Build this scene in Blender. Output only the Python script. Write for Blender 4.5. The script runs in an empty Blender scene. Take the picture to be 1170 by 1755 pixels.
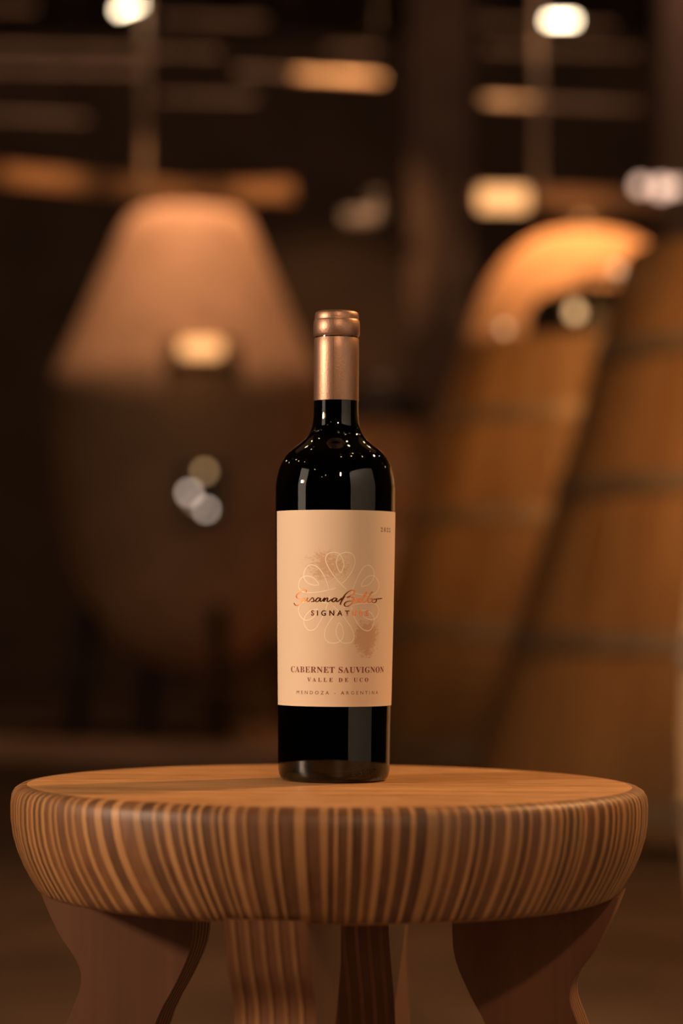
import bpy, bmesh, math, random
from mathutils import Vector, Matrix
random.seed(7)
PI = math.pi
S = bpy.context.scene
COL = S.collection

# ---------------------------------------------------------------- camera
FPX = 4304.0
EYE = Vector((0, -1.6, 0.562))
PITCH = math.atan((1040 - 877.5) / FPX)
ROLL = math.radians(0.35)
_R, _U, _F = Vector((1, 0, 0)), Vector((0, -math.sin(PITCH), math.cos(PITCH))), Vector((0, math.cos(PITCH), math.sin(PITCH)))
R_ = _R * math.cos(ROLL) + _U * math.sin(ROLL)
U_ = _U * math.cos(ROLL) - _R * math.sin(ROLL)
cd = bpy.data.cameras.new('camera')
cam = bpy.data.objects.new('camera', cd); COL.objects.link(cam)
cam.matrix_world = Matrix(((R_.x, U_.x, -_F.x, EYE.x), (R_.y, U_.y, -_F.y, EYE.y), (R_.z, U_.z, -_F.z, EYE.z), (0, 0, 0, 1)))
cd.sensor_width = 36; cd.lens = FPX / 1755 * 36
cd.clip_start = 0.05; cd.clip_end = 60
cd.dof.use_dof = True; cd.dof.focus_distance = 1.595; cd.dof.aperture_fstop = 3.75
S.camera = cam

def at(px, py, Z):
    """world point seen at pixel (px,py) of the photograph, Z metres in front of the lens along y"""
    d = _F + R_ * ((px - 585) / FPX) + U_ * ((877.5 - py) / FPX)
    return EYE + d * (Z / d.y)

# ---------------------------------------------------------------- world, exposure
w = bpy.data.worlds.new('world'); S.world = w; w.use_nodes = True
w.node_tree.nodes['Background'].inputs[0].default_value = (0.010, 0.007, 0.005, 1)
w.node_tree.nodes['Background'].inputs[1].default_value = 1.0
S.view_settings.view_transform = 'Standard'; S.view_settings.look = 'None'
S.view_settings.gamma = 1; S.view_settings.exposure = 0.0; S.view_settings.use_curve_mapping = False

# ---------------------------------------------------------------- lights
WARM = (1.0, 0.60, 0.30)
def aim(o, target):
    o.rotation_euler = (Vector(target) - Vector(o.location)).to_track_quat('-Z', 'Y').to_euler()
def area(name, loc, target, sx, sy, power, col=WARM):
    d = bpy.data.lights.new(name, 'AREA'); d.shape = 'RECTANGLE'; d.size = sx; d.size_y = sy; d.energy = power; d.color = col
    o = bpy.data.objects.new(name, d); COL.objects.link(o); o.location = loc; aim(o, target); return o
def spot(name, loc, target, ang, power, col=WARM, r=0.04, blend=0.6):
    d = bpy.data.lights.new(name, 'SPOT'); d.spot_size = math.radians(ang); d.spot_blend = blend; d.energy = power; d.color = col; d.shadow_soft_size = r
    o = bpy.data.objects.new(name, d); COL.objects.link(o); o.location = loc; aim(o, target); return o

EGG1 = (at(320, 700, 11.0).x, 9.4)
EGG2 = (at(1000, 700, 11.3).x, 9.7)
VATA, VATB, VATC = (1.24, 4.96), (0.91, 7.30), (0.17, 11.4)

spot('ceiling_spot_stool', (1.15, 0.75, 1.75), (0.0, 0.0, 0.47), 42, 98, (1.0, 0.50, 0.19), 0.03)
area('lamp_left', (-1.44, -0.55, 0.98), (0, 0.03, 0.58), 0.13, 0.13, 20, (1.0, 0.71, 0.47))
area('lamp_left_softbox', (-1.50, -0.60, 0.95), (0, 0.03, 0.60), 0.5, 1.0, 3.5, (1.0, 0.80, 0.62))
area('lamp_front', (0.40, -2.2, 1.75), (0, 0, 0.5), 0.09, 0.09, 15, (1.0, 0.62, 0.34))  # fill added to brighten the label from the front, no fixture there
spot('board_spot', (0.15, -0.9, 2.0), (0.93, -0.58, 0.80), 75, 110, (1.0, 0.82, 0.64))
spot('spot_egg_left', (EGG1[0], EGG1[1] - 0.56, 3.5), (EGG1[0], EGG1[1] - 0.40, 1.7), 60, 195, (1.0, 0.50, 0.25), 0.03)
spot('spot_egg_right', (EGG2[0] - 0.15, EGG2[1] - 0.62, 3.7), (EGG2[0], EGG2[1] - 0.4, 2.0), 60, 450, (1.0, 0.43, 0.14))
spot('spot_vat_near', (1.7, 2.7, 3.3), (1.12, 4.25, 1.30), 27, 330, (1.0, 0.48, 0.15), 0.04, 1.0)
spot('spot_vat_middle', (0.5, 4.7, 3.4), (0.78, 6.65, 1.20), 28, 230, (1.0, 0.48, 0.15), 0.04, 1.0)
spot('spot_vat_back', (-0.5, 8.6, 3.2), (0.0, 10.7, 0.75), 30, 45, (1.0, 0.46, 0.15))
spot('spot_floor', (0.0, 1.9, 3.0), (0.0, 2.1, 0.0), 75, 85, (1.0, 0.47, 0.18))
spot('spot_barrel', (-0.3, -0.1, 1.5), (0.40, 1.0, 0.45), 34, 60, (1.0, 0.62, 0.34))
area('room_fill', (0.0, 5.0, 4.3), (0.0, 6.0, 0.0), 6.0, 5.0, 10, (1.0, 0.50, 0.24))
area('roof_fill', (0.0, 10.0, 4.25), (0.0, 13.5, 3.0), 7.0, 0.3, 34, (1.0, 0.58, 0.36))

# ---------------------------------------------------------------- materials
def new_mat(name):
    m = bpy.data.materials.new(name); m.use_nodes = True
    return m, m.node_tree, m.node_tree.nodes['Principled BSDF']
def plain(name, col, rough=0.5, metal=0.0, bump=0.0, scale=30.0, var=0.25, stretch=(1, 1, 1)):
    """procedural colour variation from noise in object space"""
    m, nt, p = new_mat(name)
    tc = nt.nodes.new('ShaderNodeTexCoord'); mp = nt.nodes.new('ShaderNodeMapping'); mp.inputs['Scale'].default_value = stretch
    nz = nt.nodes.new('ShaderNodeTexNoise'); nz.inputs['Scale'].default_value = scale; nz.inputs['Detail'].default_value = 6
    cr = nt.nodes.new('ShaderNodeValToRGB')
    cr.color_ramp.elements[0].position = 0.3; cr.color_ramp.elements[1].position = 0.7
    cr.color_ramp.elements[0].color = tuple(c * (1 - var) for c in col) + (1,)
    cr.color_ramp.elements[1].color = tuple(min(1, c * (1 + var)) for c in col) + (1,)
    L = nt.links.new
    L(tc.outputs['Object'], mp.inputs['Vector']); L(mp.outputs['Vector'], nz.inputs['Vector']); L(nz.outputs['Fac'], cr.inputs['Fac']); L(cr.outputs['Color'], p.inputs['Base Color'])
    p.inputs['Roughness'].default_value = rough; p.inputs['Metallic'].default_value = metal
    if bump:
        b = nt.nodes.new('ShaderNodeBump'); b.inputs['Strength'].default_value = bump; b.inputs['Distance'].default_value = 0.001
        L(nz.outputs['Fac'], b.inputs['Height']); L(b.outputs['Normal'], p.inputs['Normal'])
    return m
def wood(name, light, dark, rough=0.45, scale=14.0, stretch=(1, 1, 0.05), rand=0.25, detail=8.0, fine=0.5):
    m, nt, p = new_mat(name); L = nt.links.new; N = nt.nodes.new
    tc = N('ShaderNodeTexCoord'); mp = N('ShaderNodeMapping'); mp.inputs['Scale'].default_value = stretch
    oi = N('ShaderNodeObjectInfo'); add = N('ShaderNodeVectorMath'); add.operation = 'ADD'
    sc = N('ShaderNodeMath'); sc.operation = 'MULTIPLY'; sc.inputs[1].default_value = 37.0
    L(oi.outputs['Random'], sc.inputs[0]); L(sc.outputs[0], add.inputs[1])
    n1 = N('ShaderNodeTexNoise'); n1.inputs['Scale'].default_value = scale; n1.inputs['Detail'].default_value = detail; n1.inputs['Distortion'].default_value = 0.6
    n2 = N('ShaderNodeTexNoise'); n2.inputs['Scale'].default_value = scale * 9; n2.inputs['Detail'].default_value = 3
    L(tc.outputs['Object'], mp.inputs['Vector']); L(mp.outputs['Vector'], add.inputs[0]); L(add.outputs[0], n1.inputs['Vector']); L(add.outputs[0], n2.inputs['Vector'])
    mx = N('ShaderNodeMix'); mx.data_type = 'FLOAT'; mx.inputs[0].default_value = fine * 0.6
    L(n1.outputs['Fac'], mx.inputs[2]); L(n2.outputs['Fac'], mx.inputs[3])
    cr = N('ShaderNodeValToRGB'); cr.color_ramp.elements[0].position = 0.36; cr.color_ramp.elements[1].position = 0.62
    cr.color_ramp.elements[0].color = dark + (1,); cr.color_ramp.elements[1].color = light + (1,)
    L(mx.outputs[0], cr.inputs['Fac'])
    hs = N('ShaderNodeHueSaturation'); mr = N('ShaderNodeMapRange'); mr.inputs['To Min'].default_value = 1 - rand; mr.inputs['To Max'].default_value = 1 + rand
    L(oi.outputs['Random'], mr.inputs['Value']); L(mr.outputs[0], hs.inputs['Value']); L(cr.outputs['Color'], hs.inputs['Color']); L(hs.outputs['Color'], p.inputs['Base Color'])
    p.inputs['Roughness'].default_value = rough
    b = N('ShaderNodeBump'); b.inputs['Strength'].default_value = 0.25; b.inputs['Distance'].default_value = 0.0006
    L(mx.outputs[0], b.inputs['Height']); L(b.outputs['Normal'], p.inputs['Normal'])
    return m
def emit(name, col, strength):
    m, nt, p = new_mat(name)
    p.inputs['Base Color'].default_value = (0.3, 0.2, 0.12, 1); p.inputs['Emission Color'].default_value = col + (1,); p.inputs['Emission Strength'].default_value = strength
    return m

M = {}
M['top_wood'] = wood('stool_top_wood', (0.68, 0.37, 0.155), (0.32, 0.135, 0.046), 0.42, 16.0, (0.35, 4.0, 1), 0.0, fine=1.0)
M['strip_light'] = wood('pale_laminate', (0.40, 0.20, 0.078), (0.29, 0.135, 0.048), 0.5, 16, (1, 1, 0.12), 0.18)
M['strip_dark'] = wood('brown_laminate', (0.19, 0.078, 0.029), (0.08, 0.030, 0.012), 0.5, 22, (1, 1, 0.12), 0.35)
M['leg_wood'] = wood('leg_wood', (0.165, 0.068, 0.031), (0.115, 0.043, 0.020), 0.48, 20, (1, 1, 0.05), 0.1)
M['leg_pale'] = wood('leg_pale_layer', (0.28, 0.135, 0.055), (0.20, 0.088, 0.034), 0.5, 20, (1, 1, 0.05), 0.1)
M['vat_wood'] = wood('vat_oak', (0.42, 0.22, 0.09), (0.30, 0.145, 0.055), 0.55, 5, (1, 1, 0.08), 0.16)
M['barrel_wood'] = wood('pale_oak', (0.62, 0.42, 0.24), (0.48, 0.30, 0.16), 0.55, 8, (1, 1, 0.08), 0.1)
M['beam_wood'] = wood('beam_wood', (0.45, 0.25, 0.12), (0.3, 0.15, 0.065), 0.6, 5, (0.1, 1, 1), 0.1)
M['hoop'] = plain('galvanised_hoop', (0.40, 0.28, 0.19), 0.5, 0.5, 0.2, 12)
M['dark_steel'] = plain('dark_steel', (0.06, 0.05, 0.045), 0.4, 0.6, 0, 10)
M['steel'] = plain('brushed_steel', (0.72, 0.68, 0.62), 0.28, 1.0, 0, 20, 0.08)
M['pipe'] = plain('painted_pipe', (0.42, 0.30, 0.22), 0.35, 0.3, 0, 8)
M['concrete'] = plain('egg_concrete', (0.50, 0.335, 0.23), 0.8, 0, 0.4, 6, 0.12)
M['cream_enamel'] = plain('cream_enamel', (0.85, 0.76, 0.62), 0.35, 0, 0, 8, 0.05)
M['floor'] = plain('floor_concrete', (0.14, 0.090, 0.060), 0.5, 0, 0.2, 3, 0.3)
M['wall'] = plain('dark_plaster', (0.12, 0.08, 0.06), 0.85, 0, 0.3, 2, 0.25)
M['column'] = plain('column_plaster', (0.12, 0.075, 0.055), 0.8, 0, 0.3, 3, 0.2)
M['board'] = plain('white_board', (0.80, 0.76, 0.70), 0.7, 0, 0, 5, 0.04)
M['bulb'] = emit('warm_bulb', (1.0, 0.70, 0.36), 45.0)
M['tube'] = emit('lamp_glow', (1.0, 0.78, 0.50), 16.0)
M['shade'] = emit('lamp_shade_glow', (1.0, 0.47, 0.17), 1.7)

# ---------------------------------------------------------------- helpers
def link(name, bm, mat, parent=None, smooth=True, loc=None):
    bmesh.ops.recalc_face_normals(bm, faces=bm.faces)
    me = bpy.data.meshes.new(name); bm.to_mesh(me); bm.free()
    if smooth:
        for f in me.polygons: f.use_smooth = True
    me.materials.append(mat)
    o = bpy.data.objects.new(name, me); COL.objects.link(o)
    if parent: o.parent = parent
    if loc: o.location = loc
    return o
def sharp(o, deg=35):
    me = o.data
    if hasattr(me, 'set_sharp_from_angle'): me.set_sharp_from_angle(angle=math.radians(deg))
    return o
def thing(name, label, cat, loc=(0, 0, 0), rz=0.0, group=None):
    o = bpy.data.objects.new(name, None); COL.objects.link(o); o.empty_display_size = 0.05
    o.location = loc; o.rotation_euler = (0, 0, rz); return tag(o, label, cat, group)
def tag(o, label, cat, group=None):
    o['label'] = label; o['category'] = cat
    if group: o['group'] = group
    return o
def struct(o): o['kind'] = 'structure'; return o
def lathe(bm, prof, n=64, c=(0, 0, 0), cap0=False, cap1=False, a0=0.0, a1=2 * PI):
    full = abs(a1 - a0 - 2 * PI) < 1e-6
    rings = []
    for r, z in prof:
        if r < 1e-6: rings.append([bm.verts.new((c[0], c[1], c[2] + z))]); continue
        rings.append([bm.verts.new((c[0] + r * math.cos(a0 + (a1 - a0) * k / n), c[1] + r * math.sin(a0 + (a1 - a0) * k / n), c[2] + z)) for k in range(n if full else n + 1)])
    for A, B in zip(rings, rings[1:]):
        m = max(len(A), len(B)); rng = range(m if full else m - 1)
        for k in rng:
            k2 = (k + 1) % m
            if len(A) == 1: bm.faces.new((A[0], B[k], B[k2]))
            elif len(B) == 1: bm.faces.new((A[k], B[0], A[k2]))
            else: bm.faces.new((A[k], B[k], B[k2], A[k2]))
    if cap0 and len(rings[0]) > 2: bm.faces.new(rings[0])
    if cap1 and len(rings[-1]) > 2: bm.faces.new(rings[-1])
def box(bm, x0, x1, y0, y1, z0, z1, bev=0.0):
    v = [bm.verts.new((x, y, z)) for x in (x0, x1) for y in (y0, y1) for z in (z0, z1)]
    fs = [bm.faces.new([v[i] for i in f]) for f in ((0, 1, 3, 2), (4, 6, 7, 5), (0, 4, 5, 1), (2, 3, 7, 6), (0, 2, 6, 4), (1, 5, 7, 3))]
    if bev:
        es = list({e for f in fs for e in f.edges}); bmesh.ops.bevel(bm, geom=es, offset=bev, segments=2, affect='EDGES')
def tube(bm, pts, r, n=12, cap=True):
    pts = [Vector(p) for p in pts]; rings = []
    up = Vector((0, 0, 1))
    for i, p in enumerate(pts):
        d = (pts[min(i + 1, len(pts) - 1)] - pts[max(i - 1, 0)]).normalized()
        a = d.cross(up)
        if a.length < 1e-3: a = d.cross(Vector((1, 0, 0)))
        a.normalize(); b = d.cross(a).normalized()
        rr = r[i] if isinstance(r, (list, tuple)) else r
        rings.append([bm.verts.new(p + (a * math.cos(2 * PI * k / n) + b * math.sin(2 * PI * k / n)) * rr) for k in range(n)])
    for A, B in zip(rings, rings[1:]):
        for k in range(n): bm.faces.new((A[k], A[(k + 1) % n], B[(k + 1) % n], B[k]))
    if cap: bm.faces.new(rings[0]); bm.faces.new(rings[-1])
def ball(bm, c, r, seg=20, sz=1.0):
    lathe(bm, [(r * math.sin(PI * k / 12), -r * sz * math.cos(PI * k / 12)) for k in range(13)], seg, c)
def lerp(tab, x):
    if x <= tab[0][0]: return tab[0][1]
    for (a, b), (c, d) in zip(tab, tab[1:]):
        if x <= c: return b + (d - b) * (x - a) / (c - a)
    return tab[-1][1]
def spline(pts, sub=8):
    P = [Vector(p) for p in pts]; P = [P[0] * 2 - P[1]] + P + [P[-1] * 2 - P[-2]]; out = []
    for i in range(1, len(P) - 2):
        for k in range(sub):
            t = k / sub; a, b, c, d = P[i - 1:i + 3]
            out.append(0.5 * ((2 * b) + (c - a) * t + (2 * a - 5 * b + 4 * c - d) * t * t + (3 * b - a - 3 * c + d) * t ** 3))
    out.append(P[-2]); return out

# ---------------------------------------------------------------- the room
def slab(name, x0, x1, y0, y1, z0, z1, mat):
    bm = bmesh.new(); box(bm, x0, x1, y0, y1, z0, z1); return struct(link(name, bm, mat, smooth=False))
slab('floor', -5, 5, -6, 16, -0.1, 0, M['floor'])
slab('ceiling', -5, 5, -6, 16, 4.6, 4.7, M['wall'])
slab('wall_back', -5, 5, 16, 16.15, 0, 4.6, M['wall'])
slab('wall_left', -5.15, -5, -6, 16, 0, 4.6, M['wall'])
slab('wall_right', 5, 5.15, -6, 16, 0, 4.6, M['wall'])
slab('wall_front', -5, 5, -6.15, -6, 0, 4.6, M['wall'])

# two columns carrying the roof
def column(px, Z, wd, label):
    p = at(px, 500, Z); bm = bmesh.new(); box(bm, -wd / 2, wd / 2, -wd / 2, wd / 2, 0, 4.6, 0.012)
    o = link('column', bm, M['column'], smooth=False, loc=(p.x, p.y, 0)); tag(o, label, 'column', 'roof columns'); return o
column(750, 15.2, 0.38, 'square plaster column rising in the middle behind the bottle')
column(1185, 12.6, 0.32, 'square plaster column at the right edge of the room')

# ---------------------------------------------------------------- laminated stool
stool = thing('stool', 'round laminated wooden stool with striped bowl-shaped rim carrying the bottle', 'stool', (-0.0065, 0, 0))
TOP = 0.45
RIM = [(r * 0.991, z) for r, z in [(0.1925, 0.0), (0.1965, -0.0006), (0.1998, -0.0026), (0.2015, -0.0058), (0.2022, -0.011), (0.2020, -0.021), (0.2005, -0.031), (0.1975, -0.041), (0.1935, -0.050), (0.1885, -0.059), (0.1850, -0.0645), (0.1815, -0.0665), (0.176, -0.067)]]
bm = bmesh.new()
lathe(bm, [(0, 0.0)] + [(0.02 * k, 0.0) for k in range(1, 10)] + [(0.1906, 0.0)] + [(r - 0.0012, z - 0.0006) for r, z in RIM[1:]] + [(0, -0.067)], 160)
seat = link('seat', bm, M['top_wood'], stool, loc=(0, 0, TOP)); sharp(seat, 50)
def lean(a):
    # a: angle, 0 = front centre, + to the right; how far the layers slant round the rim
    d = (a + 0.02)
    s = 0.085 * math.exp(-((d + 0.62) / 0.42) ** 2) if d < 0 else -0.035 * (1 - math.exp(-(d / 0.25) ** 2)) * math.exp(-(d / 1.5) ** 2)
    return s
NP = 144; cuts = []; a = -PI
for k in range(NP):
    wpair = 2 * PI / NP * random.choice((random.uniform(0.55, 1.3), random.uniform(0.7, 1.2), random.uniform(1.2, 2.0)))
    cuts.append(wpair)
tot = sum(cuts); cuts = [c * 2 * PI / tot for c in cuts]
for k in range(NP):
    fr = random.uniform(0.26, 0.5); b = a + cuts[k] * (1 - fr); c = a + cuts[k]
    for (s, e, mt, proud) in ((a, b, 'strip_dark', 0.0), (b, c, 'strip_light', 0.0004)):
        bm = bmesh.new(); rows = []
        for i, (r, z) in enumerate(RIM):
            t = max(0.0, -z / 0.067) ** 1.3
            s2, e2 = s + lean(s) * t, e + lean(e) * t
            rr = r + (proud if i > 3 else proud * i / 4)
            rows.append([bm.verts.new((q * math.sin(x), -q * math.cos(x), z - (0.006 if (q < r and i < 3) else 0))) for q, x in ((r - 0.006, s2), (rr, s2), (rr, e2), (r - 0.006, e2))])
        for A, B in zip(rows, rows[1:]):
            for j in range(3): bm.faces.new((A[j], A[j + 1], B[j + 1], B[j]))
        o = link('laminate_strip', bm, M[mt], stool, loc=(0, 0, TOP)); sharp(o, 50)
    a = c
OUT = [(0.1855, -0.064), (0.180, -0.078), (0.1705, -0.097), (0.161, -0.110), (0.156, -0.120), (0.156, -0.131), (0.1625, -0.148), (0.172, -0.18), (0.187, -0.25), (0.203, -0.35), (0.215, -0.45)]
INN = [(0.083, -0.064), (0.0825, -0.085), (0.0845, -0.105), (0.094, -0.127), (0.1055, -0.149), (0.118, -0.19), (0.132, -0.25), (0.150, -0.35), (0.165, -0.45)]
PSI = math.radians(11)
def leg_slab(bm, t0, t1, g=0.0):
    o3 = spline([(r, z, 0) for r, z in OUT], 3); i3 = spline([(r, z, 0) for r, z in INN], 3)
    poly = [(p.x + g, p.y) for p in o3] + [(p.x - g, p.y) for p in reversed(i3)]
    A = [bm.verts.new((r, t0, z)) for r, z in poly]; B = [bm.verts.new((r, t1, z)) for r, z in poly]
    bm.faces.new(A); bm.faces.new(list(reversed(B)))
    for k in range(len(poly)): bm.faces.new((A[k], A[(k + 1) % len(poly)], B[(k + 1) % len(poly)], B[k]))
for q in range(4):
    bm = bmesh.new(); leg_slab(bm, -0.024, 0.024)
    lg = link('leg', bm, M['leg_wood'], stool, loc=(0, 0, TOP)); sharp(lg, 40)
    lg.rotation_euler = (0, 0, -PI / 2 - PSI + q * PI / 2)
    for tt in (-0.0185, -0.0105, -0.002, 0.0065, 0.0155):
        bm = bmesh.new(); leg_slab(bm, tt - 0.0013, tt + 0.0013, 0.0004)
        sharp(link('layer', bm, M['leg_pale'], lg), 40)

# ---------------------------------------------------------------- wine bottle
BX, BY, BZ = -0.0039, 0.03, TOP
bottle = thing('wine_bottle', 'dark glass red wine bottle with cream label and rose copper capsule on the stool', 'bottle', (BX, BY, BZ))
def gz(y): return (1335.7 - y) / 2640.5
OUTG = [(0.0, 0.0055), (0.020, 0.0035), (0.0300, 0.0004), (0.0318, 0.0), (0.0336, 0.0008), (0.0350, 0.0028), (0.0359, 0.0060), (0.0362, 0.010), (0.0364, 0.03), (0.0369, 0.06), (0.0377, 0.10), (0.0384, 0.14), (0.0388, 0.170), (0.0389, 0.184), (0.0388, 0.191),
        (0.0379, 0.1965), (0.0365, 0.2020), (0.0343, 0.2070), (0.0312, 0.2115), (0.0272, 0.2150), (0.0235, 0.2178), (0.0202, 0.2206), (0.0178, 0.2236), (0.0162, 0.2270), (0.0152, 0.2310), (0.0147, 0.2360), (0.0145, 0.245), (0.0143, 0.27), (0.0141, 0.29), (0.0135, 0.300)]
def gf(y): return 0.112 - (y - 1040) / 2703.0
def rb(z):
    pts = sorted((zz, r) for r, zz in OUTG if r > 0.0358 and zz < 0.192); return lerp(pts, z)
m, nt, p = new_mat('green_black_glass')
p.inputs['Base Color'].default_value = (0.032, 0.028, 0.012, 1); p.inputs['Roughness'].default_value = 0.015; p.inputs['Transmission Weight'].default_value = 1.0; p.inputs['IOR'].default_value = 1.5
M['glass'] = m
m, nt, p = new_mat('red_wine')
p.inputs['Base Color'].default_value = (0.006, 0.0015, 0.002, 1); p.inputs['Roughness'].default_value = 0.1; p.inputs['IOR'].default_value = 1.33; p.inputs['Specular IOR Level'].default_value = 0.1
M['wine'] = m
prof = []
P3 = spline([(r, z, 0) for r, z in OUTG[2:]], 3)
prof = [(0.0, 0.0055), (0.020, 0.0035)] + [(q.x, q.y) for q in P3]
inner = [(max(r - 0.0028, 0.001), max(z, 0.0062)) for r, z in prof if z > 0.0040 and (r > 0.022 or z > 0.1)]
bm = bmesh.new()
lathe(bm, prof + [(r, z) for r, z in reversed(inner)] + [(0, 0.0075)], 128)
link('glass_body', bm, M['glass'], bottle)
FILL = gz(711)
wp = [(r - 0.0003, z) for r, z in inner if z < FILL]
bm = bmesh.new(); lathe(bm, [(0, 0.0078), (wp[0][0] - 0.001, 0.0078)] + wp[1:] + [(wp[-1][0], FILL), (0, FILL)], 96)
sharp(link('wine', bm, M['wine'], bottle), 50)
m = plain('rose_copper_foil', (0.43, 0.255, 0.185), 0.43, 0.9, 0.15, 900, 0.06); M['capsule'] = m
bm = bmesh.new()
cp = [(0.0146, gz(687)), (0.01465, gz(686)), (0.0146, gz(600)), (0.0145, gz(581)), (0.0141, gz(578.5)), (0.0141, gz(577)), (0.0147, gz(575)), (0.01515, gz(573)), (0.01515, gz(560)), (0.0149, gz(550)), (0.0145, gz(548)), (0.0143, gz(547)), (0.0143, gz(545.5)), (0.01435, gz(543)), (0.0141, gz(537)), (0.0136, gz(534.5)), (0.0126, gz(533)), (0.0110, gz(532.4)), (0, gz(532.6))]
lathe(bm, cp, 96)
sharp(link('capsule', bm, M['capsule'], bottle), 60)
bm = bmesh.new(); th = math.radians(-8.5)
for z0, z1, r in ((gz(686), gz(581), 0.01475), (gz(572), gz(549), 0.01522)):
    v = [bm.verts.new((q * math.sin(th + d), -q * math.cos(th + d), z)) for z in (z0, z1) for q, d in ((r - 0.0003, -0.012), (r, -0.008), (r, 0.008), (r - 0.0003, 0.012))]
    for j in range(3): bm.faces.new((v[j], v[j + 1], v[j + 5], v[j + 4]))
o = link('seam', bm, M['capsule'], bottle, smooth=False)

# label
TH0 = math.radians(4.0)
def surf(s, z, off):
    r = rb(z); t = TH0 + s / r; r += off
    return Vector((r * math.sin(t), -r * math.cos(t), z))
m, nt, p = new_mat('label_paper'); L = nt.links.new; N = nt.nodes.new
tc = N('ShaderNodeTexCoord'); n1 = N('ShaderNodeTexNoise'); n1.inputs['Scale'].default_value = 420; n1.inputs['Detail'].default_value = 8; n1.inputs['Roughness'].default_value = 0.8
mpn = N('ShaderNodeMapping'); mpn.inputs['Scale'].default_value = (1, 1, 1.6); L(tc.outputs['Object'], mpn.inputs['Vector'])
n2 = N('ShaderNodeTexNoise'); n2.inputs['Scale'].default_value = 170; n2.inputs['Detail'].default_value = 8; n2.inputs['Roughness'].default_value = 0.7
L(mpn.outputs[0], n1.inputs['Vector']); L(tc.outputs['Object'], n2.inputs['Vector'])
def blob(cx, cz, rx, rz):
    sep = N('ShaderNodeSeparateXYZ'); L(tc.outputs['Object'], sep.inputs[0]); out = []
    for ax, cc, rr in ((0, cx, rx), (2, cz, rz)):
        a = N('ShaderNodeMath'); a.operation = 'SUBTRACT'; a.inputs[1].default_value = cc; L(sep.outputs[ax], a.inputs[0])
        d = N('ShaderNodeMath'); d.operation = 'DIVIDE'; d.inputs[1].default_value = rr; L(a.outputs[0], d.inputs[0])
        e = N('ShaderNodeMath'); e.operation = 'MULTIPLY'; L(d.outputs[0], e.inputs[0]); L(d.outputs[0], e.inputs[1]); out.append(e)
    s = N('ShaderNodeMath'); s.operation = 'ADD'; L(out[0].outputs[0], s.inputs[0]); L(out[1].outputs[0], s.inputs[1])
    g = N('ShaderNodeMath'); g.operation = 'MULTIPLY'; g.inputs[1].default_value = -1; L(s.outputs[0], g.inputs[0])
    x = N('ShaderNodeMath'); x.operation = 'EXPONENT'; L(g.outputs[0], x.inputs[0]); return x
def dx(px): return (px - 574.5) / 2640.5 / 1.0
bl = [(blob(dx(560), gz(970), 0.016, 0.013), 0.24), (blob(dx(628), gz(1092), 0.0085, 0.013), 0.36), (blob(dx(585), gz(1025), 0.030, 0.034), 0.05)]
acc = None
for nd, wt in bl:
    mm = N('ShaderNodeMath'); mm.operation = 'MULTIPLY'; mm.inputs[1].default_value = wt; L(nd.outputs[0], mm.inputs[0])
    if acc is None: acc = mm
    else:
        ad = N('ShaderNodeMath'); ad.operation = 'ADD'; L(acc.outputs[0], ad.inputs[0]); L(mm.outputs[0], ad.inputs[1]); acc = ad
a1 = N('ShaderNodeMath'); a1.operation = 'ADD'; L(acc.outputs[0], a1.inputs[0])
av = N('ShaderNodeMix'); av.data_type = 'FLOAT'; av.inputs[0].default_value = 0.35; L(n1.outputs['Fac'], av.inputs[2]); L(n2.outputs['Fac'], av.inputs[3]); L(av.outputs[0], a1.inputs[1])
mr = N('ShaderNodeMapRange'); mr.inputs['From Min'].default_value = 0.665; mr.inputs['From Max'].default_value = 0.75; L(a1.outputs[0], mr.inputs['Value'])
mk = N('ShaderNodeMath'); mk.operation = 'MULTIPLY'; mk.inputs[1].default_value = 0.6; L(mr.outputs[0], mk.inputs[0])
mix = N('ShaderNodeMix'); mix.data_type = 'RGBA'; mix.inputs['A'].default_value = (0.80, 0.63, 0.485, 1); mix.inputs['B'].default_value = (0.55, 0.29, 0.135, 1)
L(mk.outputs[0], mix.inputs['Factor']); L(mix.outputs['Result'], p.inputs['Base Color']); p.inputs['Roughness'].default_value = 0.62
bp = N('ShaderNodeBump'); bp.inputs['Strength'].default_value = 0.25; bp.inputs['Distance'].default_value = 0.0002; L(n1.outputs['Fac'], bp.inputs['Height']); L(bp.outputs[0], p.inputs['Normal'])
M['paper'] = m
LZ0, LZ1 = gf(1211), gf(874)
bm = bmesh.new(); NA, NZ = 64, 10; half = math.radians(80); g = {}
for i in range(NA + 1):
    for j in range(NZ + 1):
        z = LZ0 + (LZ1 - LZ0) * j / NZ; s = (-half + 2 * half * i / NA) * 0.0384
        for k, off in enumerate((0.00002, 0.00022)): g[i, j, k] = bm.verts.new(surf(s, z, off))
for k in (0, 1):
    for i in range(NA):
        for j in range(NZ): bm.faces.new((g[i, j, k], g[i + 1, j, k], g[i + 1, j + 1, k], g[i, j + 1, k]))
for i in range(NA):
    for j in (0, NZ): bm.faces.new((g[i, j, 0], g[i + 1, j, 0], g[i + 1, j, 1], g[i, j, 1]))
for j in range(NZ):
    for i in (0, NA): bm.faces.new((g[i, j, 0], g[i, j + 1, 0], g[i, j + 1, 1], g[i, j, 1]))
label = sharp(link('paper_label', bm, M['paper'], bottle), 40)

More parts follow.
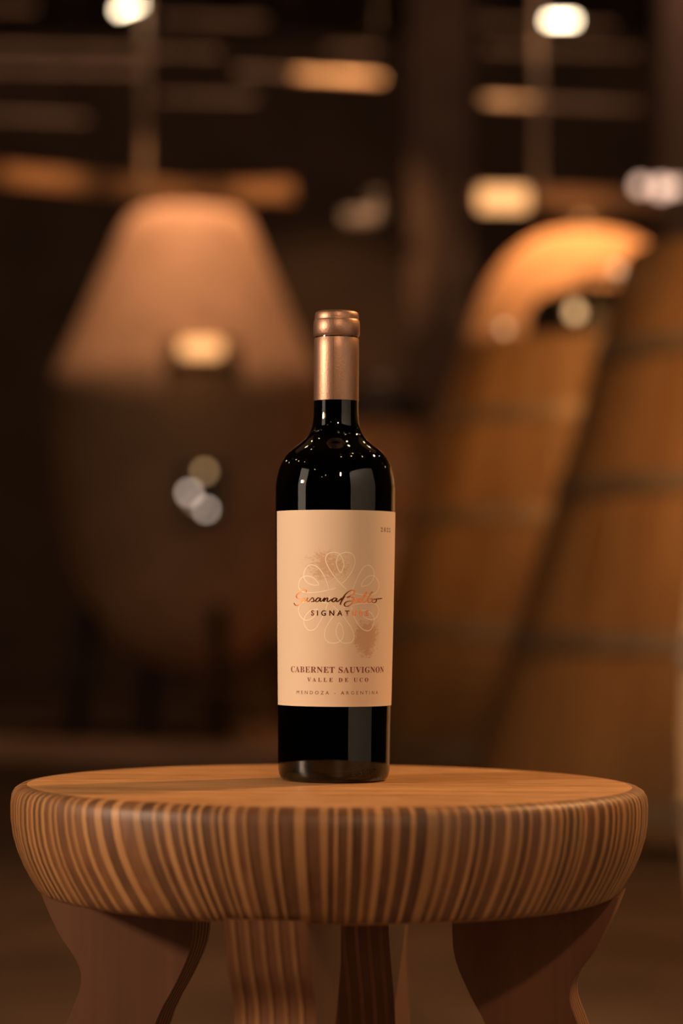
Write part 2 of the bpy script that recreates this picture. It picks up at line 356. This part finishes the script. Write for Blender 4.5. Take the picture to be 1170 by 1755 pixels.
M['copper_foil'] = plain('copper_foil', (0.95, 0.30, 0.11), 0.24, 1.0, 0, 300, 0.05)
M['ink_red'] = plain('maroon_ink', (0.20, 0.035, 0.02), 0.6, 0, 0, 300, 0.1)
M['ink_brown'] = plain('brown_ink', (0.17, 0.09, 0.055), 0.6, 0, 0, 300, 0.1)
M['ink_cream'] = plain('cream_varnish', (0.97, 0.88, 0.72), 0.45, 0, 0, 300, 0.03)
def text_mesh(name, txt, z0, h, s0, s1, mat, parent, off=0.0003, bold=0.0, depth=0.0, wrap=surf, flip=False):
    cu = bpy.data.curves.new('tmp', 'FONT'); cu.body = txt; cu.resolution_u = 3; cu.offset = bold
    to = bpy.data.objects.new('tmp', cu); COL.objects.link(to)
    sp = 1.0; want = (s1 - s0) / h
    for it in range(5):
        cu.space_character = sp; bpy.context.view_layer.update()
        dg = bpy.context.evaluated_depsgraph_get(); me = to.evaluated_get(dg).to_mesh()
        xs = [v.co.x for v in me.vertices]; ys = [v.co.y for v in me.vertices]
        W, H = max(xs) - min(xs), max(ys) - min(ys)
        if it == 0: W0, sp0 = W, sp; sp = 1.5
        else:
            k = (W - W0) / (sp - sp0) if sp != sp0 else 1
            W0, sp0 = W, sp; sp = sp + (want * H - W) / k if k else sp
            sp = max(0.6, min(6, sp))
        if it < 4: to.evaluated_get(dg).to_mesh_clear()
    x0, y0 = min(xs), min(ys); sx = (s1 - s0) / W; sy = h / H
    bm = bmesh.new(); bm.from_mesh(me); to.evaluated_get(dg).to_mesh_clear()
    if depth:
        r = bmesh.ops.extrude_face_region(bm, geom=bm.faces[:]); up = [e for e in r['geom'] if isinstance(e, bmesh.types.BMVert)]
        ups = set(up)
    else: ups = set()
    for v in bm.verts:
        v.co = wrap(s0 + (v.co.x - x0) * sx, z0 + (v.co.y - y0) * sy, off + (depth if v in ups else 0))
    bpy.data.objects.remove(to); bpy.data.curves.remove(cu)
    return link(name, bm, mat, parent, smooth=False)
def serif(t): return ''.join(chr(0x1D400 + ord(c) - 65) if 'A' <= c <= 'Z' else (chr(0x1D7CE + int(c)) if c.isdigit() else c) for c in t)
text_mesh('vintage_lettering', serif('2022'), gf(910), 0.0028, 0.0300, 0.0412, M['ink_brown'], label)
text_mesh('signature_lettering', 'SIGNATURE', gf(1055.5), 0.0035, -0.0180, 0.0200, M['copper_foil'], label, bold=0.025)
text_mesh('variety_lettering', serif('CABERNET SAUVIGNON'), gf(1153.2), 0.0039, -0.0335, 0.0345, M['ink_red'], label)
text_mesh('region_lettering', serif('VALLE DE UCO'), gf(1168.6), 0.0026, -0.0203, 0.0202, M['ink_red'], label)
text_mesh('origin_lettering', 'MENDOZA - ARGENTINA', gf(1190.2), 0.0022, -0.0284, 0.0287, M['ink_brown'], label)
def pix_s(px, py):
    z = gf(py); r = rb(z); t = math.asin(max(-0.99, min(0.99, (px - 574.5) / 2640.5 / r * 1.0))); return ((t - TH0) * r, z)
def ribbon(bm, pts, w0, w1=None, off=0.00032):
    w1 = w1 or w0; P = spline([(a, b, 0) for a, b in pts], 7); n = len(P); prev = None
    for i, q in enumerate(P):
        d = (P[min(i + 1, n - 1)] - P[max(i - 1, 0)]).normalized(); nn = Vector((-d.y, d.x, 0))
        f = abs(d.y); ww = (w0 + (w1 - w0) * f) / 2 * (0.55 if i in (0, n - 1) else 1)
        a = bm.verts.new(surf(q.x + nn.x * ww, q.y + nn.y * ww, off)); b = bm.verts.new(surf(q.x - nn.x * ww, q.y - nn.y * ww, off))
        if prev: bm.faces.new((prev[0], prev[1], b, a))
        prev = (a, b)
SC = [[(170,232),(174,212),(157,202),(130,208),(100,230),(75,256),(66,280),(80,296),(105,308),(122,325),(122,345),(105,365),(80,378),(60,376),(47,364),(42,348)],
 [(122,330),(150,293),(143,318),(150,332),(168,326),(190,294),(184,318),(192,332),(208,326),(240,290),(254,304),(256,322),(246,334),(228,332),(250,334),(275,322),(290,305)],
 [(326,298),(306,291),(286,306),(279,325),(292,335),(312,322),(330,295),(325,320),(334,332),(352,320),(374,292),(364,333),(380,307),(402,292),(409,303),(402,322),(410,333),(430,322),(462,302)],
 [(502,298),(482,291),(462,306),(455,325),(468,335),(488,322),(506,295),(500,322),(510,333),(532,318),(560,290)],
 [(592,270),(575,295),(560,320),(548,345),(543,368)],
 [(552,325),(572,288),(602,245),(640,215),(677,203),(697,213),(690,236),(665,258),(635,275),(614,286),(650,278),(684,291),(688,316),(670,350),(640,376),(610,386),(590,376),(588,356),(605,337),(645,325),(700,322)],
 [(742,300),(722,297),(706,312),(703,330),(715,340),(735,325),(752,297),(746,325),(754,338),(775,322),(802,280),(824,245),(828,226),(816,230),(800,260),(790,300),(792,335),(806,341),(828,318),(852,275),(882,235),(892,221),(880,224),(860,258),(846,300),(842,330),(856,343),(878,332),(889,312),(880,295),(862,299)],
 [(916,301),(898,305),(890,325),(900,342),(922,339),(936,318),(928,301),(912,305),(950,298),(1000,293)]]
bm = bmesh.new()
for st in SC: ribbon(bm, [pix_s(500 + x / 6.5, 980 + y / 6.5) for x, y in st], 0.00052, 0.00088)
link('script_lettering', bm, M['copper_foil'], label, smooth=False)
HEART = [(645,735),(600,690),(555,638),(508,568),(478,500),(490,450),(532,432),(578,440),(610,480),(622,530),(612,572),(597,598),(572,560),(563,505),(582,455),(632,432),(686,442),(712,490),(700,560),(652,640),(605,688)]
bm = bmesh.new()
for q in range(6):
    an = math.radians(60 * q); pts = []
    for x, y in HEART:
        u, v = (x - 593) / 4.875 / 2640.5 * 1.03, -(y - 802) / 4.875 / 2640.5
        pts.append((0.0006 + u * math.cos(an) + v * math.sin(an), gf(860 + 802 / 4.875) - u * math.sin(an) + v * math.cos(an)))
    ribbon(bm, pts, 0.00060, off=0.00028)
link('flower_emblem', bm, M['ink_cream'], label, smooth=False)
def glass_surf(s, z, off):
    r = rb(z); t = s / r; r += off; return Vector((r * math.sin(t), -r * math.cos(t), z))
M['emboss'] = plain('dark_relief_glass', (0.02, 0.016, 0.012), 0.12, 0, 0, 50, 0.1)
o = text_mesh('embossed_lettering', 'e 50 V\u00b0', gz(1322), 0.0040, 0.0115, 0.0300, M['emboss'], bottle, off=0.0, depth=0.0003, wrap=glass_surf)

# ---------------------------------------------------------------- conical oak vats with hoops
def vat_r(z): return 0.58 + (1.2 - z) * 0.29
HZ = [0.06, 0.46, 0.85, 1.20]
NST = 34
def make_vat(loc, label):
    t = thing('oak_vat', label, 'vat', (loc[0], loc[1], 0), 0, 'conical oak fermenting vats')
    base = None
    for k in range(NST):
        o = None
        if base is None:
            bm = bmesh.new(); hw = PI / NST * 0.985; rows = []
            for z in (0.02, 0.5, 1.0, 1.49):
                r = vat_r(z)
                rows.append([bm.verts.new((q * math.cos(a), q * math.sin(a), z)) for q, a in ((r - 0.045, -hw), (r - 0.004, -hw), (r, -hw * 0.8), (r, hw * 0.8), (r - 0.004, hw), (r - 0.045, hw))])
            for A, B in zip(rows, rows[1:]):
                for j in range(6): bm.faces.new((A[j], A[(j + 1) % 6], B[(j + 1) % 6], B[j]))
            bm.faces.new(rows[0]); bm.faces.new(rows[-1])
            base = o = link('stave', bm, M['vat_wood'], t, smooth=False)
        else:
            o = base.copy(); COL.objects.link(o); o.parent = t
        o.rotation_euler = (0, 0, 2 * PI * k / NST)
    for z in HZ:
        bm = bmesh.new(); r0, r1 = vat_r(z) + 0.001, vat_r(z + 0.05) + 0.001
        lathe(bm, [(r0, z), (r0 + 0.004, z), (r1 + 0.004, z + 0.05), (r1, z + 0.05), (r0, z)], 72)
        h = sharp(link('hoop', bm, M['hoop'], t), 40)
        bm = bmesh.new(); a = -PI / 2 - 0.5; rr = (r0 + r1) / 2 + 0.006
        for d in (-0.02, 0.02): ball(bm, (rr * math.cos(a + d), rr * math.sin(a + d), z + 0.025), 0.007, 8)
        link('rivet', bm, M['steel'], h)
    bm = bmesh.new(); lathe(bm, [(0, 1.44), (vat_r(1.44) - 0.044, 1.44), (vat_r(1.44) - 0.044, 1.41), (0, 1.41)], 48)
    sharp(link('lid', bm, M['vat_wood'], t), 40)
    return t
M['led'] = emit('small_indicator_glow', (1.0, 0.76, 0.62), 4.2)  # emission that stands in for highlights on the metal fittings
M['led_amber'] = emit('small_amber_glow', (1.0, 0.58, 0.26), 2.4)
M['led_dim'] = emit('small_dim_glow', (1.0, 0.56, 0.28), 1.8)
vat_a = make_vat(VATA, 'nearest conical oak vat with steel hoops, cut off by the right edge')
vat_b = make_vat(VATB, 'middle conical oak vat with steel hoops, left of the nearest vat')
vat_c = make_vat(VATC, 'farthest conical oak vat, standing behind the bottle')
def top_hatch(t):
    bm = bmesh.new(); lathe(bm, [(0, 1.70), (0.13, 1.695), (0.22, 1.66), (0.255, 1.60), (0.26, 1.44), (0, 1.44)], 40)
    h = sharp(link('hatch', bm, M['dark_steel'], t), 40)
    bm = bmesh.new(); tube(bm, [(-0.07, -0.02, 1.69), (-0.07, -0.02, 1.74), (0.07, -0.02, 1.74), (0.07, -0.02, 1.69)], 0.012)
    link('handle', bm, M['steel'], h)
    return h
for t in (vat_a, vat_b, vat_c): top_hatch(t)
# fittings on the top of the middle vat
def fitting(t, px, py, Z, r, mat, base_z=1.44, rl=0.014):
    """steel valve standing on the lid with a small light on its front"""
    p = at(px, py, Z) - Vector(t.location)
    bm = bmesh.new(); tube(bm, [(p.x, p.y + r * 1.2, base_z - 0.01), (p.x, p.y + r * 1.2, p.z), (p.x, p.y + r * 1.2, p.z + r)], [r * 0.5, r * 0.5, r * 0.9], 14)
    v = link('valve', bm, M['steel'], t)
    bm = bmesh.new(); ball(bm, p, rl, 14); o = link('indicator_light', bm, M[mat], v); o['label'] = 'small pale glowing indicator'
    return v
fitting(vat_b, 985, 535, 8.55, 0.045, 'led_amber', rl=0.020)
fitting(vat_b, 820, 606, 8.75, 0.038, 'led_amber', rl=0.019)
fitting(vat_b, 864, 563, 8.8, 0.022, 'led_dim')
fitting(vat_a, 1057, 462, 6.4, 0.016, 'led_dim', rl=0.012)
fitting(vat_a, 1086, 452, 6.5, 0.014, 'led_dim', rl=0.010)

# ---------------------------------------------------------------- concrete egg tanks
EGG = [(0.0, 2.30), (0.15, 2.30), (0.235, 2.285), (0.29, 2.22), (0.36, 2.06), (0.43, 1.90), (0.50, 1.745), (0.555, 1.63), (0.585, 1.56), (0.602, 1.48), (0.608, 1.38), (0.60, 1.20), (0.575, 1.0), (0.53, 0.80), (0.47, 0.62), (0.38, 0.46), (0.28, 0.36), (0.15, 0.30), (0.0, 0.29)]
EGG_ROUND = [(0.0, 2.26), (0.12, 2.258), (0.22, 2.235), (0.32, 2.17), (0.40, 2.08), (0.465, 1.96), (0.515, 1.82), (0.55, 1.68), (0.58, 1.54), (0.60, 1.40)] + EGG[11:]
def make_egg(loc, label, prof=EGG):
    t = thing('egg_tank', label, 'tank', (loc[0], loc[1], 0), 0, 'concrete egg tanks')
    bm = bmesh.new(); lathe(bm, [(q.x, q.y) for q in spline([(r, z, 0) for r, z in prof], 4)], 96)
    link('body', bm, M['concrete'], t)
    for a in (0.4, 0.4 + PI / 2, 0.4 + PI, 0.4 - PI / 2):
        bm = bmesh.new(); tube(bm, [(0.50 * math.cos(a), 0.50 * math.sin(a), 0), (0.42 * math.cos(a), 0.42 * math.sin(a), 0.56)], 0.035)
        link('leg', bm, M['dark_steel'], t)
    bm = bmesh.new(); lathe(bm, [(0, 2.33), (0.08, 2.325), (0.11, 2.31), (0.12, 2.24), (0, 2.24)], 40)
    link('lid', bm, M['dark_steel'], t)
    return t
egg1 = make_egg(EGG1, 'pale concrete egg tank with steel tap, left behind the stool')
egg2 = make_egg(EGG2, 'concrete egg tank glowing orange above the middle oak vat', EGG_ROUND)
def front_y(z): return -lerp(sorted((zz, r) for r, zz in EGG), z)
# hatch with a small amber glowing bar on its front, and its tap below
zt = at(345, 598, 10.35).z; xt = at(345, 598, 10.35).x - EGG1[0]
bm = bmesh.new(); yf = front_y(zt)
box(bm, xt - 0.15, xt + 0.15, yf - 0.10, yf + 0.10, zt - 0.05, zt + 0.045, 0.012)
h = link('hatch', bm, M['concrete'], egg1, smooth=False)
bm = bmesh.new(); tube(bm, [(xt - 0.085, yf - 0.12, zt), (xt - 0.07, yf - 0.12, zt), (xt + 0.07, yf - 0.12, zt), (xt + 0.085, yf - 0.12, zt)], [0.015, 0.034, 0.034, 0.015], 18)
o = link('inspection_light', bm, M['shade'], egg1); o['label'] = 'amber glowing inspection light'
tap = None
q = at(345, 850, 10.32) - Vector(egg1.location); bm = bmesh.new()
tube(bm, [(q.x, q.y + 0.16, q.z), (q.x, q.y, q.z)], 0.035, 16); box(bm, q.x - 0.09, q.x + 0.09, q.y, q.y + 0.03, q.z - 0.11, q.z + 0.13, 0.006)
tap = link('tap', bm, M['dark_steel'], egg1, smooth=False)
for px, py, r, mt in ((350, 808, 0.015, 'led_amber'), (324, 845, 0.0145, 'led'), (353, 873, 0.013, 'led'), (335, 862, 0.010, 'led_dim')):  # glowing balls added in place of reflected sparkles on the tap
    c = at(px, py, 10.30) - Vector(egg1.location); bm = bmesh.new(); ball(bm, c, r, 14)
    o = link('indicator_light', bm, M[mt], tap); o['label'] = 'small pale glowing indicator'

# ---------------------------------------------------------------- upright barrel at the right edge
BC = at(1153, 1300, 2.70); bar = thing('wine_barrel', 'upright pale oak barrel just inside the right edge behind the stool', 'barrel', (BC.x + 0.307, BC.y, 0))
def bar_r(z): return 0.302 - 0.065 * ((z - 0.43) / 0.43) ** 2
base = None; NB = 26
for k in range(NB):
    if base is None:
        bm = bmesh.new(); hw = PI / NB * 0.985; rows = []
        for i in range(9):
            z = 0.86 * i / 8; r = bar_r(z)
            rows.append([bm.verts.new((q * math.cos(a), q * math.sin(a), z)) for q, a in ((r - 0.025, -hw), (r - 0.001, -hw), (r, 0), (r - 0.001, hw), (r - 0.025, hw))])
        for A, B in zip(rows, rows[1:]):
            for j in range(5): bm.faces.new((A[j], A[(j + 1) % 5], B[(j + 1) % 5], B[j]))
        bm.faces.new(rows[0]); bm.faces.new(rows[-1])
        base = o = sharp(link('stave', bm, M['barrel_wood'], bar), 30)
    else: o = base.copy(); COL.objects.link(o); o.parent = bar
    o.rotation_euler = (0, 0, 2 * PI * k / NB)
for z in (0.02, 0.13, 0.325, 0.50, 0.70, 0.80):
    bm = bmesh.new(); lathe(bm, [(bar_r(z), z), (bar_r(z) + 0.003, z), (bar_r(z + 0.035) + 0.003, z + 0.035), (bar_r(z + 0.035), z + 0.035), (bar_r(z), z)], 64)
    sharp(link('hoop', bm, M['hoop'], bar), 40)
bm = bmesh.new(); lathe(bm, [(0, 0.835), (bar_r(0.83) - 0.024, 0.835), (bar_r(0.83) - 0.024, 0.815), (0, 0.815)], 48)
sharp(link('head', bm, M['barrel_wood'], bar), 40)

# ---------------------------------------------------------------- beams, pipes and rods under the roof
def hangers(o, pts):
    for p in pts:
        q = p - Vector(o.location); bm = bmesh.new(); tube(bm, [q, (q.x, q.y, 4.6 - o.location.z)], 0.004, 8); h = link('hanger', bm, M['dark_steel'], o)
        h.matrix_parent_inverse = Matrix.Rotation(o.rotation_euler[1], 4, 'Y').inverted()
def bar_at(name, px0, py0, px1, py1, Z, r, mat, label, cat, group):
    a, b = at(px0, py0, Z), at(px1, py1, Z); mid = (a + b) / 2
    bm = bmesh.new(); tube(bm, [a - mid, b - mid], r, 14)
    o = tag(sharp(link(name, bm, mat, loc=mid), 40), label, cat, group)
    if abs(a.x - b.x) > 0.1: hangers(o, [a.lerp(b, 0.12), a.lerp(b, 0.88)])
    else: hangers(o, [max(a, b, key=lambda v: v.z)])
    return o
PIPES = [(-60, 10, 60, 14, 14.2, 'topmost pipe in the left corner'), (275, 33, 455, 37, 14.0, 'short dim pipe right of the top left lamp'),
         (-80, 82, 375, 92, 13.8, 'long dim pipe below the top left lamp'), (-80, 118, 250, 122, 13.5, 'dim pipe at the left edge under the long pipe'),
         (405, 122, 656, 136, 13.0, 'bright orange pipe left of the middle column'), (560, 85, 650, 86, 13.9, 'short dim pipe above the bright orange pipe'),
         (275, 168, 440, 170, 13.6, 'dim pipe under the left end of the orange pipe'), (-80, 196, 150, 206, 13.3, 'low pipe at the left edge of the roof'),
         (826, 172, 1095, 184, 13.0, 'amber pipe right of the middle column'), (820, 38, 1050, 46, 13.9, 'dim pipe behind the top right lamp'),
         (830, 85, 1090, 90, 13.7, 'dim pipe above the amber pipe')]
for x0, y0, x1, y1, Z, lb in PIPES:
    bar_at('ceiling_pipe', x0, y0, x1, y1, Z, 0.022, M['pipe'], lb, 'pipe', 'pipes under the roof')
spot('spot_pipe_orange', at(600, 60, 11.6) + Vector((0, 0, 0.5)), at(590, 130, 13.0), 24, 330, (1.0, 0.5, 0.2))
spot('spot_pipe_amber', at(870, 60, 11.6) + Vector((0, 0, 0.5)), at(880, 168, 13.0), 15, 170, (1.0, 0.55, 0.25))
def beam(px0, py0, px1, py1, Z, h, label):
    a, b = at(px0, py0, Z), at(px1, py1, Z); mid = (a + b) / 2; L_ = (b - a).length / 2
    bm = bmesh.new(); box(bm, -L_, L_, -0.06, 0.06, -h / 2, h / 2, 0.008)
    o = link('wooden_beam', bm, M['beam_wood'], smooth=False, loc=mid); o.rotation_euler = (0, -math.atan2(b.z - a.z, b.x - a.x), 0)
    hangers(o, [a.lerp(b, 0.06), a.lerp(b, 0.94)])
    return tag(o, label, 'beam', 'wooden beams')
beam(-120, 290, 330, 335, 12.2, 0.10, 'wooden beam sloping down from the left edge')
beam(330, 333, 505, 330, 12.3, 0.10, 'wooden beam above the left egg tank')
beam(810, 338, 1180, 352, 12.6, 0.10, 'wooden beam above the right egg tank')
for k, (px, py, Z, pw) in enumerate(((75, 296, 12.2, 14), (460, 330, 12.3, 10), (280, 322, 12.2, 6), (980, 342, 12.6, 5))):
    p = at(px, py, Z); spot('beam_spot', (p.x, p.y - 0.45, p.z + 0.30), (p.x, p.y, p.z), 60, pw, (1.0, 0.5, 0.2), 0.03, 1.0)
bar_at('steel_rod', 247, -150, 247, 345, 12.12, 0.022, M['pipe'], 'vertical rod hanging under the top left lamp', 'rod', 'hanging rods')
bar_at('steel_rod', 922, -150, 922, 352, 12.52, 0.020, M['pipe'], 'vertical rod hanging under the top right lamp', 'rod', 'hanging rods')
# steel pipe elbow
p = at(0, 0, 1); bm = bmesh.new()
q0 = at(588, 375, 12.4); P = [at(588, 375, 12.4), at(630, 374, 12.4), at(642, 370, 12.4), at(646, 358, 12.4), at(646, 330, 12.4)]
tube(bm, [v - q0 for v in P], 0.04, 16)
el = tag(link('pipe_elbow', bm, M['cream_enamel'], loc=q0), 'pale bent pipe end between left egg tank and column', 'pipe')
hp = P[-1] - q0; bm = bmesh.new(); tube(bm, [hp, (hp.x, hp.y, 4.6 - q0.z)], 0.005, 8); link('hanger', bm, M['dark_steel'], el)
spot('spot_elbow', q0 + Vector((0.1, -0.7, 0.6)), q0, 40, 13, (1.0, 0.52, 0.30))

# lamps in view
def tube_lamp(px, py, Z, half, r, mat, label, tilt=0.0):
    p = at(px, py, Z); t = thing('pendant_lamp', label, 'lamp', p, 0, 'pendant lamps')
    bm = bmesh.new(); tube(bm, [(-half, 0, -tilt), (half, 0, tilt)], r, 16); link('tube', bm, mat, t)
    bm = bmesh.new(); box(bm, -half * 1.2, half * 1.2, -r * 1.4, r * 1.4, r * 1.05, r * 1.8, 0.003); link('housing', bm, M['dark_steel'], t, smooth=False)
    bm = bmesh.new(); tube(bm, [(0, 0, r * 1.8), (0, 0, 4.6 - p.z)], 0.004, 8); link('cord', bm, M['dark_steel'], t)
    return t
tube_lamp(961, 35, 12.0, 0.066, 0.014, M['tube'], 'glowing tube lamp at the top right')
tube_lamp(221, 12, 12.0, 0.055, 0.012, M['tube'], 'glowing tube lamp at the top left', 0.02)
# round lamp shade on the beam
p = at(862, 341, 12.2); t = thing('beam_lamp', 'amber glowing lamp mounted on the right-hand beam', 'lamp', p)
bm = bmesh.new(); tube(bm, [(-0.12, 0, 0), (-0.11, 0, 0), (0.11, 0, 0), (0.12, 0, 0)], [0.03, 0.055, 0.055, 0.03], 20); link('shade', bm, M['shade'], t)
bm = bmesh.new(); tube(bm, [(0, 0.05, 0), (0, 0.34, 0)], 0.015); link('bracket', bm, M['dark_steel'], t)
M['pink'] = emit('small_bulb_glow', (1.0, 0.62, 0.45), 2.2)
for px, py, r, lb in ((1098, 318, 0.03, 'left bulb of the small cluster by the right column'), (1133, 322, 0.04, 'middle bulb of the small cluster by the right column'), (1158, 320, 0.028, 'right bulb of the small cluster by the right column')):
    p = at(px, py, 12.0); t = thing('globe_bulb', lb, 'lamp', p, 0, 'globe bulbs')
    bm = bmesh.new(); ball(bm, (0, 0, 0), r); link('globe', bm, M['pink'], t)
    bm = bmesh.new(); tube(bm, [(0, 0, r * 0.9), (0, 0, r + 0.04)], 0.012); sk = link('socket', bm, M['dark_steel'], t)
    bm = bmesh.new(); tube(bm, [(0, 0, r + 0.03), (0, 0, 4.6 - p.z)], 0.003, 8); link('cord', bm, M['dark_steel'], t)

# small ceiling bulbs over and behind the camera, seen as points on the bottle's shoulder
random.seed(11)
proto = None
for i, (x, y, z) in enumerate([(-4.0, 3.0, 2.96), (-3.28, 0.61, 3.1), (0.39, -1.19, 3.1), (1.13, -0.79, 3.1), (-1.16, 1.09, 3.1), (-1.28, 2.23, 3.1), (0.56, 1.0, 3.1), (1.07, -0.29, 3.1), (-3.27, 1.29, 3.1), (-3.14, 4.12, 2.6), (-2.94, -0.43, 3.1), (-3.13, -3.09, 3.1), (-2.37, -4.49, 2.79), (-1.76, -4.67, 2.98), (0.87, -4.7, 3.1), (3.45, -3.75, 2.74), (1.4, 3.21, 3.1), (2.82, 3.15, 3.1), (3.98, 3.38, 2.47), (1.92, -0.13, 3.1)]):
    t = thing('ceiling_bulb', 'small bare warm bulb hanging from the ceiling outside the picture', 'lamp', (x, y, z), 0, 'bare bulbs overhead')
    if proto is None:
        bm = bmesh.new(); ball(bm, (0, 0, 0), 0.045); a_ = link('globe', bm, M['bulb'], t)
        bm = bmesh.new(); tube(bm, [(0, 0, 0.042), (0, 0, 0.08)], 0.014); b_ = link('socket', bm, M['dark_steel'], t)
        proto = (a_, b_)
    else:
        for s_ in proto: c_ = s_.copy(); COL.objects.link(c_); c_.parent = t
    bm = bmesh.new(); tube(bm, [(0, 0, 0.08), (0, 0, 4.6 - z)], 0.003, 8); link('cord', bm, M['dark_steel'], t)

# white reflecting board standing right of the camera, mirrored in the glass
t = thing('reflector_board', 'white reflecting board on a stand, out of the picture to the right', 'board', (0.95, -0.60, 0), math.radians(56))
bm = bmesh.new(); box(bm, -0.60, 0.52, 0, 0.012, 0.28, 1.27, 0.003); link('panel', bm, M['board'], t, smooth=False)
for sx in (-1, 1):
    bm = bmesh.new(); tube(bm, [(sx * 0.2, 0.02, 0.3), (sx * 0.26, 0.03 + 0.1 * sx, 0.0)], 0.01); link('leg', bm, M['dark_steel'], t)
